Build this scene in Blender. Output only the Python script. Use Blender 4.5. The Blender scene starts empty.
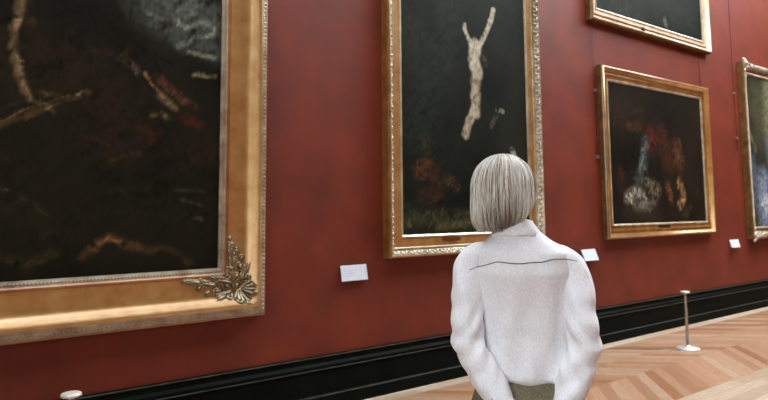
import bpy, math, random, bmesh
from mathutils import Vector, Matrix, noise
from mathutils.bvhtree import BVHTree
random.seed(7)
PI = math.pi
COL = bpy.context.scene.collection
sc = bpy.context.scene

# ------------------------------------------------------------------ helpers
def lin(c):
    c = c / 255.0
    return c / 12.92 if c <= 0.04045 else ((c + 0.055) / 1.055) ** 2.4
def rgb(r, g, b): return (lin(r), lin(g), lin(b), 1.0)

class MB:
    """collects vertices and faces of ONE mesh"""
    def __init__(s): s.v = []; s.f = []; s.c = []
    def add(s, vs, fs, col=None):
        o = len(s.v); s.v += [tuple(v) for v in vs]
        s.f += [tuple(i + o for i in f) for f in fs]
        if col is not None: s.c += [col] * len(vs)
    def box(s, x0, x1, y0, y1, z0, z1, col=None):
        s.add([(x0,y0,z0),(x1,y0,z0),(x1,y1,z0),(x0,y1,z0),(x0,y0,z1),(x1,y0,z1),(x1,y1,z1),(x0,y1,z1)],
              [(0,3,2,1),(4,5,6,7),(0,1,5,4),(1,2,6,5),(2,3,7,6),(3,0,4,7)], col)
    def lathe(s, prof, c=(0,0,0), n=40):
        vs = []; fs = []
        for r, z in prof:
            for i in range(n):
                a = 2*PI*i/n; vs.append((c[0]+r*math.cos(a), c[1]+r*math.sin(a), c[2]+z))
        for k in range(len(prof)-1):
            for i in range(n):
                j = (i+1) % n
                fs.append((k*n+i, k*n+j, (k+1)*n+j, (k+1)*n+i))
        fs.append(tuple(reversed(range(n)))); fs.append(tuple((len(prof)-1)*n+i for i in range(n)))
        s.add(vs, fs)
    def tube(s, pts, rad, n=8, col=None, caps=True, flat=None):
        """tube along pts; rad = number or list; flat=(dir, factor) squashes it along dir"""
        pts = [Vector(p) for p in pts]; m = len(pts)
        if not hasattr(rad, '__len__'): rad = [rad]*m
        vs = []; fs = []; up = None
        for i, p in enumerate(pts):
            t = (pts[min(i+1, m-1)] - pts[max(i-1, 0)])
            t = t.normalized() if t.length > 1e-9 else Vector((0,0,1))
            if up is None: up = t.orthogonal().normalized()
            up = (up - t*up.dot(t)); up = up.normalized() if up.length > 1e-6 else t.orthogonal().normalized()
            b = t.cross(up)
            for k in range(n):
                a = 2*PI*k/n; d = (up*math.cos(a) + b*math.sin(a))*rad[i]
                if flat: fd = Vector(flat[0]); d = d - fd*d.dot(fd)*(1-flat[1])
                vs.append(p + d)
        for i in range(m-1):
            for k in range(n):
                j = (k+1) % n
                fs.append((i*n+k, i*n+j, (i+1)*n+j, (i+1)*n+k))
        if caps: fs.append(tuple(reversed(range(n)))); fs.append(tuple((m-1)*n+k for k in range(n)))
        s.add(vs, fs, col)
    def ball(s, c, r, n=16, m=10, rot=None):
        """ellipsoid, r = (rx, ry, rz)"""
        if not hasattr(r, '__len__'): r = (r, r, r)
        vs = [(0,0,r[2])]
        for i in range(1, m):
            t = PI*i/m
            for k in range(n):
                a = 2*PI*k/n; vs.append((r[0]*math.sin(t)*math.cos(a), r[1]*math.sin(t)*math.sin(a), r[2]*math.cos(t)))
        vs.append((0,0,-r[2])); fs = []
        for k in range(n): fs.append((0, 1+k, 1+(k+1)%n))
        for i in range(m-2):
            for k in range(n):
                a = 1+i*n+k; b = 1+i*n+(k+1)%n; fs.append((a, a+n, b+n, b))
        L = len(vs)-1
        for k in range(n): fs.append((L, 1+(m-2)*n+(k+1)%n, 1+(m-2)*n+k))
        R = rot if rot is not None else Matrix.Identity(3)
        s.add([R @ Vector(v) + Vector(c) for v in vs], fs)
    def chain(s, pts, rad, n=16, sx=1.0, ax=(1,0,0)):
        """tapered limb with rounded ends, closed"""
        pts = [Vector(p) for p in pts]
        P = []; R = []
        t0 = (pts[0]-pts[1]).normalized(); t1 = (pts[-1]-pts[-2]).normalized()
        for a in (80, 55, 28):
            A = math.radians(a); P.append(pts[0] + t0*rad[0]*math.sin(A)); R.append(rad[0]*math.cos(A))
        # smooth interpolation
        m = len(pts)
        for i in range(m-1):
            p0 = pts[max(i-1,0)]; p1 = pts[i]; p2 = pts[i+1]; p3 = pts[min(i+2,m-1)]
            r0 = rad[max(i-1,0)]; r1 = rad[i]; r2 = rad[i+1]; r3 = rad[min(i+2,m-1)]
            for k in range(5):
                t = k/5.0
                f = lambda a,b,c,d: 0.5*((2*b)+(c-a)*t+(2*a-5*b+4*c-d)*t*t+(3*b-a-3*c+d)*t**3)
                P.append(f(p0,p1,p2,p3)); R.append(f(r0,r1,r2,r3))
        P.append(pts[-1]); R.append(rad[-1])
        for a in (28, 55, 80):
            A = math.radians(a); P.append(pts[-1] + t1*rad[-1]*math.sin(A)); R.append(rad[-1]*math.cos(A))
        s.tube(P, R, n)
    def loft(s, rings, n=48, close=True):
        """rings: (cx, cy, z, rx, ry_front, ry_back, power)"""
        vs = []; fs = []
        for cx, cy, z, rx, rf, rb, pw in rings:
            for k in range(n):
                a = 2*PI*k/n; ca, sa = math.cos(a), math.sin(a)
                x = math.copysign(abs(ca)**(2/pw), ca)*rx; y = math.copysign(abs(sa)**(2/pw), sa)
                vs.append((cx+x, cy+y*(rf if sa > 0 else rb), z))
        m = len(rings)
        for i in range(m-1):
            for k in range(n):
                j = (k+1) % n; fs.append((i*n+k, i*n+j, (i+1)*n+j, (i+1)*n+k))
        if close: fs.append(tuple(reversed(range(n)))); fs.append(tuple((m-1)*n+k for k in range(n)))
        s.add(vs, fs)
    def mesh(s, name):
        me = bpy.data.meshes.new(name); me.from_pydata(s.v, [], s.f); me.update()
        if s.c:
            at = me.color_attributes.new('Col', 'FLOAT_COLOR', 'POINT')
            buf = []
            for c in s.c: buf += [c[0], c[1], c[2], 1.0]
            at.data.foreach_set('color', buf)
        return me

def link(name, me, mat, parent=None, smooth=True):
    o = bpy.data.objects.new(name, me); COL.objects.link(o)
    if mat: me.materials.clear(); me.materials.append(mat)
    if smooth: me.polygons.foreach_set('use_smooth', [True]*len(me.polygons))
    if parent: o.parent = parent
    return o
def obj(name, mb, mat, parent=None, smooth=False): return link(name, mb.mesh(name), mat, parent, smooth)
def empty(name, loc, rz=0.0):
    o = bpy.data.objects.new(name, None); COL.objects.link(o)
    o.location = loc; o.rotation_euler = (0, 0, rz); o.empty_display_size = .1
    return o
def tag(o, label, cat, group=None):
    o['label'] = label; o['category'] = cat
    if group: o['group'] = group
    return o
def struct(name, mb, mat):
    o = obj(name, mb, mat); o['kind'] = 'structure'; return o
def fuse(name, mb, voxel, smooth_it, mat, parent=None, post=None):
    """union of closed shapes into one continuous skin"""
    me = mb.mesh(name + '_raw'); o = bpy.data.objects.new(name + '_raw', me); COL.objects.link(o)
    r = o.modifiers.new('r', 'REMESH'); r.mode = 'VOXEL'; r.voxel_size = voxel
    if smooth_it:
        sm = o.modifiers.new('s', 'SMOOTH'); sm.factor = .5; sm.iterations = smooth_it
    dg = bpy.context.evaluated_depsgraph_get()
    nm = bpy.data.meshes.new_from_object(o.evaluated_get(dg))
    bpy.data.objects.remove(o); bpy.data.meshes.remove(me)
    nm.name = name
    if post:
        nm.update()
        ns = [v.normal.copy() for v in nm.vertices]
        for v, nrm in zip(nm.vertices, ns): v.co = v.co + post(v.co.copy(), nrm)
        nm.update()
    return link(name, nm, mat, parent, True)

# ------------------------------------------------------------------ materials
def M(name, color, rough=.5, metal=0., spec=.5):
    m = bpy.data.materials.new(name); m.use_nodes = True
    nt = m.node_tree; b = nt.nodes['Principled BSDF']
    b.inputs['Base Color'].default_value = color
    b.inputs['Roughness'].default_value = rough; b.inputs['Metallic'].default_value = metal
    b.inputs['Specular IOR Level'].default_value = spec
    return m, nt, b
def nd(nt, t, **kw):
    n = nt.nodes.new(t)
    for k, v in kw.items():
        if k in n.inputs.keys(): n.inputs[k].default_value = v
        else: setattr(n, k, v)
    return n
def coords(nt, scale=(1,1,1), rot=(0,0,0)):
    tc = nd(nt, 'ShaderNodeTexCoord'); mp = nd(nt, 'ShaderNodeMapping')
    mp.inputs['Scale'].default_value = scale; mp.inputs['Rotation'].default_value = rot
    nt.links.new(tc.outputs['Object'], mp.inputs['Vector']); return mp.outputs['Vector']
def noise_mix(nt, b, c1, c2, scale, vec=None, detail=6, lo=.35, hi=.65, mapscale=(1,1,1)):
    vec = vec or coords(nt, mapscale)
    n = nd(nt, 'ShaderNodeTexNoise', Scale=scale, Detail=detail); nt.links.new(vec, n.inputs['Vector'])
    r = nd(nt, 'ShaderNodeValToRGB'); r.color_ramp.elements[0].position = lo; r.color_ramp.elements[1].position = hi
    r.color_ramp.elements[0].color = c1; r.color_ramp.elements[1].color = c2
    nt.links.new(n.outputs['Fac'], r.inputs['Fac']); nt.links.new(r.outputs['Color'], b.inputs['Base Color'])
    return n, r
def bump(nt, b, scale, strength, dist=.01, mapscale=(1,1,1), detail=4, tex='ShaderNodeTexNoise'):
    n = nd(nt, tex, Scale=scale)
    if 'Detail' in n.inputs.keys(): n.inputs['Detail'].default_value = detail
    nt.links.new(coords(nt, mapscale), n.inputs['Vector'])
    bp = nd(nt, 'ShaderNodeBump', Strength=strength, Distance=dist)
    nt.links.new(n.outputs[0], bp.inputs['Height']); nt.links.new(bp.outputs['Normal'], b.inputs['Normal'])
    return bp

def gold(name, c1, c2, rough=.38, metal=.75, bstr=.25, coat=1.0):
    m, nt, b = M(name, c1, rough, metal)
    noise_mix(nt, b, c1, c2, 9, detail=8, lo=.3, hi=.7)
    bump(nt, b, 60, bstr, .004)
    b.inputs['Coat Weight'].default_value=coat; b.inputs['Coat Roughness'].default_value=.24; b.inputs['Coat IOR'].default_value=1.9
    return m
WALL, nt, b = M('red_painted_wall', rgb(92,28,10), .55, 0, .42)
noise_mix(nt, b, rgb(90,29,11), rgb(113,39,17), 2.6, detail=9, lo=.3, hi=.7)
bump(nt, b, 55, .12, .004, detail=8)
PLINTH, nt, b = M('dark_green_painted_plinth', rgb(16,20,15), .6, 0, .05)
noise_mix(nt, b, rgb(7,10,7), rgb(12,16,11), 3, detail=8)
PLINE, nt, b = M('pale_plinth_edge', rgb(72,78,64), .5)
noise_mix(nt, b, rgb(40,46,38), rgb(70,74,62), 12, detail=8)
GOLD_BIG = gold('warm_gilding', rgb(182,128,64), rgb(206,162,98), .30, .55)
GOLD_DULL = gold('dull_beige_gilding', rgb(150,116,82), rgb(184,152,118), .5, .3, .25, .25)
GOLD_ORANGE = gold('orange_gilding', rgb(150,86,36), rgb(184,120,60), .38, .6)
GOLD_DARK = gold('old_brown_gilding', rgb(84,58,26), rgb(134,98,48), .45, .6, .6, .3)
GOLD_PALE = gold('pale_worn_gilding', rgb(140,122,92), rgb(196,180,150), .42, .4, .5)
GOLD_MID = gold('yellow_gilding', rgb(132,86,34), rgb(174,122,58), .42, .6, .25, .35)
BRONZE = gold('tarnished_gilding', rgb(92,74,34), rgb(140,116,62), .42, .5, .6)
SILVER_BEAD = gold('grey_gold_beading', rgb(140,122,94), rgb(196,184,160), .4, .4, .4)
BACK, _, _ = M('frame_back_wood', rgb(60,42,26), .7)
CANVAS, nt, b = M('oil_painted_canvas', rgb(20,18,12), .5, 0, .07)
at = nd(nt, 'ShaderNodeAttribute', attribute_name='Col'); nt.links.new(at.outputs['Color'], b.inputs['Base Color'])
bump(nt, b, 38, .22, .006, detail=10)
STEEL, nt, b = M('brushed_steel', rgb(168,162,152), .34, .9)
bump(nt, b, 200, .08, .002, (1,1,.05))
BASEM, _, _ = M('pale_brushed_base', rgb(206,204,204), .4, .45)
WHITECAP, _, _ = M('pale_metal_cap', rgb(222,216,204), .35, .3)
WIRE, _, _ = M('dark_steel_cable', rgb(44,32,28), .5, .6)
LABEL, nt, b = M('pale_grey_label_card', rgb(206,212,222), .4)
noise_mix(nt, b, rgb(200,206,216), rgb(214,219,228), 30)
LABELB, _, _ = M('label_bracket', rgb(120,116,112), .5)
INK, _, _ = M('faded_print', rgb(182,188,198), .6)
PLATE, nt, b = M('brass_plate', rgb(120,76,34), .4, .7)
PLATED, nt, b = M('darkened_brass_plate', rgb(52,36,22), .45, .6)
CEIL, _, _ = M('ceiling_plaster', rgb(150,140,124), .8)
TRIMW, _, _ = M('cornice_plaster', rgb(190,172,140), .7)
FLOOR, nt, b = M('oak_parquet', rgb(190,150,110), .36, 0, .5)
at = nd(nt, 'ShaderNodeAttribute', attribute_name='Col')
uv = nd(nt, 'ShaderNodeUVMap'); mp = nd(nt, 'ShaderNodeMapping'); mp.inputs['Scale'].default_value = (2, 26, 1)
nt.links.new(uv.outputs['UV'], mp.inputs['Vector'])
n = nd(nt, 'ShaderNodeTexNoise', Scale=3, Detail=8); nt.links.new(mp.outputs['Vector'], n.inputs['Vector'])
r = nd(nt, 'ShaderNodeValToRGB'); r.color_ramp.elements[0].position = .3; r.color_ramp.elements[1].position = .72
r.color_ramp.elements[0].color = (.78,.74,.70,1); r.color_ramp.elements[1].color = (1.08,1.08,1.08,1)
nt.links.new(n.outputs['Fac'], r.inputs['Fac'])
mx = nd(nt, 'ShaderNodeMix', data_type='RGBA', blend_type='MULTIPLY'); mx.inputs[0].default_value = 1
nt.links.new(at.outputs['Color'], mx.inputs[6]); nt.links.new(r.outputs['Color'], mx.inputs[7])
nt.links.new(mx.outputs[2], b.inputs['Base Color'])
GAP, _, _ = M('parquet_joint', rgb(96,70,48), .7)
def lit_glass(name, col, st):
    m = bpy.data.materials.new(name); m.use_nodes = True
    nt = m.node_tree; nt.nodes.clear()
    em = nd(nt, 'ShaderNodeEmission', Color=col, Strength=st); out = nd(nt, 'ShaderNodeOutputMaterial')
    nt.links.new(em.outputs[0], out.inputs[0]); return m
SKY = lit_glass('lit_skylight_glass', (.86,.94,1,1), 9.5)
SKY2 = lit_glass('sunlit_skylight_glass', (.88,.95,1,1), 25.0)
SKY3 = lit_glass('lit_window_glass', (.84,.93,1,1), 14.0)
# person
SKIN, nt, b = M('skin', rgb(214,164,138), .5, 0, .4); b.inputs['Subsurface Weight'].default_value = .12
b.inputs['Subsurface Radius'].default_value = (.01,.004,.002)
noise_mix(nt, b, rgb(206,154,128), rgb(220,172,146), 14)
BLOUSE, nt, b = M('off_white_crinkled_cotton', rgb(226,224,224), .82, 0, .2)
b.inputs['Sheen Weight'].default_value = .2
noise_mix(nt, b, rgb(232,232,234), rgb(246,246,248), 300, detail=3, mapscale=(1,1,.35), lo=.4, hi=.6)
bump(nt, b, 210, .45, .004, (1,1,.35), detail=3)
SEAM, _, _ = M('seam_shadow_thread', rgb(84,80,80), .9)
TROUS, nt, b = M('olive_wool', rgb(98,90,72), .9, 0, .15)
noise_mix(nt, b, rgb(116,108,86), rgb(138,130,106), 220, detail=3, mapscale=(1,1,.5), lo=.38, hi=.62)
bump(nt, b, 220, .5, .003, (1,1,.5))
SHOE, _, _ = M('black_leather', rgb(24,22,22), .35)
SOLE, _, _ = M('rubber_sole', rgb(60,54,48), .8)
HAIR, nt, b = M('silver_blonde_hair', rgb(190,180,160), .42, 0, .5)
at = nd(nt, 'ShaderNodeAttribute', attribute_name='Col'); nt.links.new(at.outputs['Color'], b.inputs['Base Color'])
HAIRIN, _, _ = M('hair_underlayer', rgb(104,88,68), .7)
EYEW, _, _ = M('eye_white', rgb(232,228,222), .2)
IRIS, _, _ = M('blue_grey_iris', rgb(70,86,98), .2)
LIP, _, _ = M('lips', rgb(176,102,92), .5)
BROW, _, _ = M('eyebrow_hair', rgb(140,118,92), .8)

# ------------------------------------------------------------------ setting
X0, X1, Y1, H = -7.0, 20.0, -10.0, 7.6      # hall: picture wall on y = 0
m = MB(); m.box(X0, X1, 0, .3, 0, H); struct('wall_back', m, WALL)
m = MB(); m.box(X0, X1, Y1-.3, Y1, 0, H); struct('wall_front', m, WALL)
m = MB(); m.box(X0-.3, X0, Y1, 0, 0, H); struct('wall_left', m, WALL)
m = MB(); m.box(X1, X1+.3, Y1, 0, 0, H); struct('wall_right', m, WALL)
SX0, SX1, SY0, SY1 = -1.6, 16.0, -4.6, -.7
m = MB()
m.box(X0, SX0, Y1, 0, H, H+.3); m.box(SX1, X1, Y1, 0, H, H+.3)
m.box(SX0, SX1, Y1, SY0, H, H+.3); m.box(SX0, SX1, SY1, 0, H, H+.3)
struct('ceiling', m, CEIL)
SXM=SX0+(SX1-SX0)*4/8
m = MB(); m.box(SX0, SXM, SY0, SY1, H+.2, H+.24); struct('window_1', m, SKY)
m = MB(); m.box(SXM, SX1, SY0, SY1, H+.2, H+.24); struct('window_2', m, SKY2)
m = MB(); m.box(X0, X0+.04, -9.5, -5.4, 1.6, 6.6); struct('window_3', m, SKY3)
m = MB()
for i in range(9):
    x = SX0 + (SX1-SX0)*i/8; m.box(x-.04, x+.04, SY0, SY1, H+.06, H+.16)
for i in range(4):
    y = SY0 + (SY1-SY0)*i/3; m.box(SX0, SX1, y-.04, y+.04, H+.07, H+.15)
struct('window_frame', m, TRIMW)
m = MB()
for i in range(5):
    y=-9.5+4.1*i/4; m.box(X0+.03, X0+.10, y-.035, y+.035, 1.56, 6.64)
for i in range(6):
    z=1.6+5.0*i/5; m.box(X0+.035, X0+.09, -9.53, -5.37, z-.03, z+.03)
m.box(X0+.02, X0+.22, -9.6, -5.3, 1.50, 1.57)
struct('trim_2', m, TRIMW)
m = MB()   # cornice: stepped profile along the picture wall
for a, b_ in ((0,.30),(.10,.22),(.20,.14),(.28,.06)): m.box(X0, X1, -b_, 0, H-.40+a, H-.40+a+.12)
struct('trim_1', m, TRIMW)

def plinth(name, dirx):
    prof = [(0,0),(.045,0),(.045,.095),(.030,.110),(.030,.290),(.040,.305),(.040,.330),(.022,.350),(.022,.385),(.028,.390),(.028,.402),(0,.404)]
    m = MB(); L = MB()
    if dirx:
        n = len(prof)
        m.add([(X0,-d,z) for d,z in prof]+[(X1,-d,z) for d,z in prof], [(i,i+1,n+i+1,n+i) for i in range(n-1)]+[tuple(range(n)),tuple(reversed(range(n,2*n)))])
        for z, d, h in ((.1005,.0445,.008),(.303,.0405,.007),(.397,.029,.009)):
            L.box(X0, X1, -d-.0022, -d+.004, z-h/2, z+h/2)
    return m, L
m, L = plinth('baseboard_back', True)
bb = struct('baseboard_back', m, PLINTH)
lw = obj('pale_edge_line', L, PLINE, bb)  # thin paler lines along the plinth's moulding edges
for nm, (a0,a1,b0,b1) in (('baseboard_front',(X0,X1,Y1,Y1+.045)),('baseboard_left',(X0,X0+.045,Y1+.05,-.05)),('baseboard_right',(X1-.045,X1,Y1+.05,-.05))):
    m = MB(); m.box(a0,a1,b0,b1,0,.11); m.box(a0 if a0!=X1-.045 else X1-.03, a1 if a1!=X0+.045 else X0+.03, b0, b1 if nm!='baseboard_front' else Y1+.03, .11, .4)
    struct(nm, m, PLINTH)

# parquet: bands of planks laid at an angle between straight bands
def parquet():
    vs=[]; fs=[]; cols=[]; uvs=[]
    tones = [(166,128,100),(160,120,90),(170,136,110),(154,112,80),(172,142,118),(142,100,68),(164,126,98),(168,132,106)]
    pale = [(182,160,138),(176,152,128),(188,168,150),(170,146,122)]
    def plank(P, tone, L, W):
        o=len(vs); jit=random.uniform(.95,1.04)
        c=[lin(min(255,t*jit)) for t in tone]
        u=random.uniform(0,50); v=random.uniform(0,50)
        vs.extend([(x,y,0) for x,y in P]); fs.append(tuple(range(o,o+4)))
        cols.extend([c]*4); uvs.extend([(u,v),(u+L,v),(u+L,v+W),(u,v+W)])
    g=.0007
    def straight(y0,y1,w,pal,ln=1.3):
        k=int(round((y0-y1)/w))
        for i in range(k):
            a=y0-(y0-y1)*i/k; b_=y0-(y0-y1)*(i+1)/k; x=X0-random.uniform(0,ln)
            while x<X1:
                l=ln*random.uniform(.7,1.3); xa=max(x,X0); xb=min(x+l,X1)
                if xb>xa: plank([(xa+g,a-g),(xb-g,a-g),(xb-g,b_+g),(xa+g,b_+g)], random.choice(pal), l, a-b_)
                x+=l
    def angled(y0,y1,sgn,w=.135):
        h=y0-y1; sh=h*1.0*sgn; x=X0-1.2
        while x<X1+1.2:
            P=[(x+g,y0-g),(x+w-g,y0-g),(x+w-g-sh,y1+g),(x+g-sh,y1+g)]
            P=[(min(max(px,X0),X1),py) for px,py in P]
            if max(q[0] for q in P)-min(q[0] for q in P) > .01:
                o=len(vs); plank([P[3],P[0],P[1],P[2]], random.choice(tones), h*1.4, w*.7)
            x+=w
    straight(0,-.19,.095,pale[:3])
    angled(-.19,-.61,-1); angled(-.61,-1.03,-1) if False else None
    angled(-.61,-1.03,-1,.135)
    angled(-1.03,-1.68,1,.15)
    straight(-1.68,-2.46,.13,pale,1.9)
    y=-2.46; s_=-1
    while y>Y1+.01:
        y2=max(y-.62,Y1); angled(y,y2,s_,.15); s_=-s_; y=y2
    me=bpy.data.meshes.new('floor'); me.from_pydata(vs,[],[tuple(reversed(f)) for f in fs]); me.update()
    at=me.color_attributes.new('Col','FLOAT_COLOR','POINT'); buf=[]
    for c in cols: buf+=[c[0],c[1],c[2],1]
    at.data.foreach_set('color',buf)
    ul=me.uv_layers.new(name='UVMap')
    for l in me.loops: ul.data[l.index].uv=uvs[l.vertex_index]
    # make every face look up
    for p_ in me.polygons:
        if p_.normal.z<0: p_.flip()
    o=link('floor',me,FLOOR,None,False); o['kind']='structure'
    b_=MB(); b_.box(X0,X1,Y1,0,-.12,-.0008); q=obj('parquet_bed',b_,GAP,o)
parquet()

# ------------------------------------------------------------------ frames
def interp(prof, s):
    for (a,d0),(b_,d1) in zip(prof, prof[1:]):
        if a <= s <= b_ and b_ > a: return d0+(d1-d0)*(s-a)/(b_-a)
    return prof[-1][1]
def ring(mb, W, Hh, prof, closed=False):
    """mitred moulding around a W x Hh rectangle; local origin bottom-left, y = -depth"""
    vs=[]; fs=[]; n=len(prof)
    for (s, d) in prof:
        for (x,z) in ((s,s),(W-s,s),(W-s,Hh-s),(s,Hh-s)): vs.append((x,-d,z))
    for i in range(n-1 if not closed else n):
        j=(i+1)%n
        for k in range(4):
            l=(k+1)%4; fs.append((i*4+k, i*4+l, j*4+l, j*4+k))
    mb.add(vs,fs)
def smooth_prof(pts, sub=5):
    out=[]
    for i in range(len(pts)-1):
        p0=pts[max(i-1,0)]; p1=pts[i]; p2=pts[i+1]; p3=pts[min(i+2,len(pts)-1)]
        for k in range(sub):
            t=k/sub
            out.append(tuple(.5*((2*p1[q])+(p2[q]-p0[q])*t+(2*p0[q]-5*p1[q]+4*p2[q]-p3[q])*t*t+(3*p1[q]-p0[q]-3*p2[q]+p3[q])*t**3) for q in (0,1)))
    out.append(pts[-1]); return out
def around(W,Hh,s,step):
    """positions + direction along the four members at inset s"""
    for (ax,az,bx,bz) in ((s,s,W-s,s),(W-s,s,W-s,Hh-s),(W-s,Hh-s,s,Hh-s),(s,Hh-s,s,s)):
        L=math.hypot(bx-ax,bz-az); k=max(1,int(L/step))
        for i in range(k):
            t=(i+.5)/k; yield ax+(bx-ax)*t, az+(bz-az)*t, (bx-ax)/L, (bz-az)/L, i
def beads(mb,W,Hh,s,d,r,step,long=1.0):
    for x,z,tx,tz,i in around(W,Hh,s,step):
        R=Matrix(((tx,0,-tz),(0,1,0),(tz,0,tx)))
        mb.ball((x,-d,z),(r*long,r*.8,r),6,4,R)
def leaf_band(mb,W,Hh,s,prof,half,step):
    """running foliage: pairs of curled leaves and a berry"""
    for x,z,tx,tz,i in around(W,Hh,s,step):
        nx,nz=-tz,tx          # inward
        fl=1 if i%2 else -1
        def P(u,v):           # u along, v inward from the band's middle
            px=x+tx*u+nx*v; pz=z+tz*u+nz*v
            return (px,-(interp(prof,s+v)+.004),pz)
        c=[P(step*(.45*math.cos(a)*(1-a/9)),fl*half*(.75*math.sin(a))*(1-a/9)) for a in [k*.55 for k in range(9)]]
        mb.tube(c,[.0035+.007*math.sin(PI*(k+1)/10) for k in range(9)],5)
        c2=[P(step*(-.4+.12*k),-fl*half*(.2+.18*k)) for k in range(4)]
        mb.tube(c2,[.003,.009,.008,.002],5)
        q=P(0,fl*half*.1); mb.ball(q,.0075,6,4)
def volute(mb, c, r, turns, th, a0, sgn, depthf, n=26, w=.011):
    pts=[]; rr=[]
    for i in range(n):
        t=i/(n-1); R=r*(1-t)**.8; a=a0+sgn*turns*2*PI*t
        x=c[0]+R*math.cos(a); z=c[1]+R*math.sin(a)
        pts.append((x,-(depthf(x,z)+.006+.01*t),z)); rr.append(w*(.35+.65*math.sin(PI*min(1,.15+t*.8))))
    mb.tube(pts,rr,6); mb.ball((c[0],-(depthf(*c)+.016),c[1]),w*1.2,8,6)
def acanthus(mb, a, b_, w, depthf, lobes=5):
    """leaf from a to b with curled side lobes"""
    ax,az=a; bx,bz=b_; L=math.hypot(bx-ax,bz-az); ux,uz=(bx-ax)/L,(bz-az)/L; nx,nz=-uz,ux
    def P(u,v,h):
        x=ax+ux*u*L+nx*v; z=az+uz*u*L+nz*v; return (x,-(depthf(x,z)+h),z)
    mb.tube([P(t/6,0,.012+.010*math.sin(PI*t/6)) for t in range(7)],[.007,.010,.011,.010,.008,.006,.002],6)
    for k in range(lobes):
        u=(k+.3)/lobes; ww=w*math.sin(PI*(.25+.7*u))
        for sg in (1,-1):
            mb.tube([P(u+.10*j*(1+.3*j),sg*ww*(j/3.0),.010+.006*math.sin(j*1.1)) for j in range(4)],[.007,.009,.008,.003],6)

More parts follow.
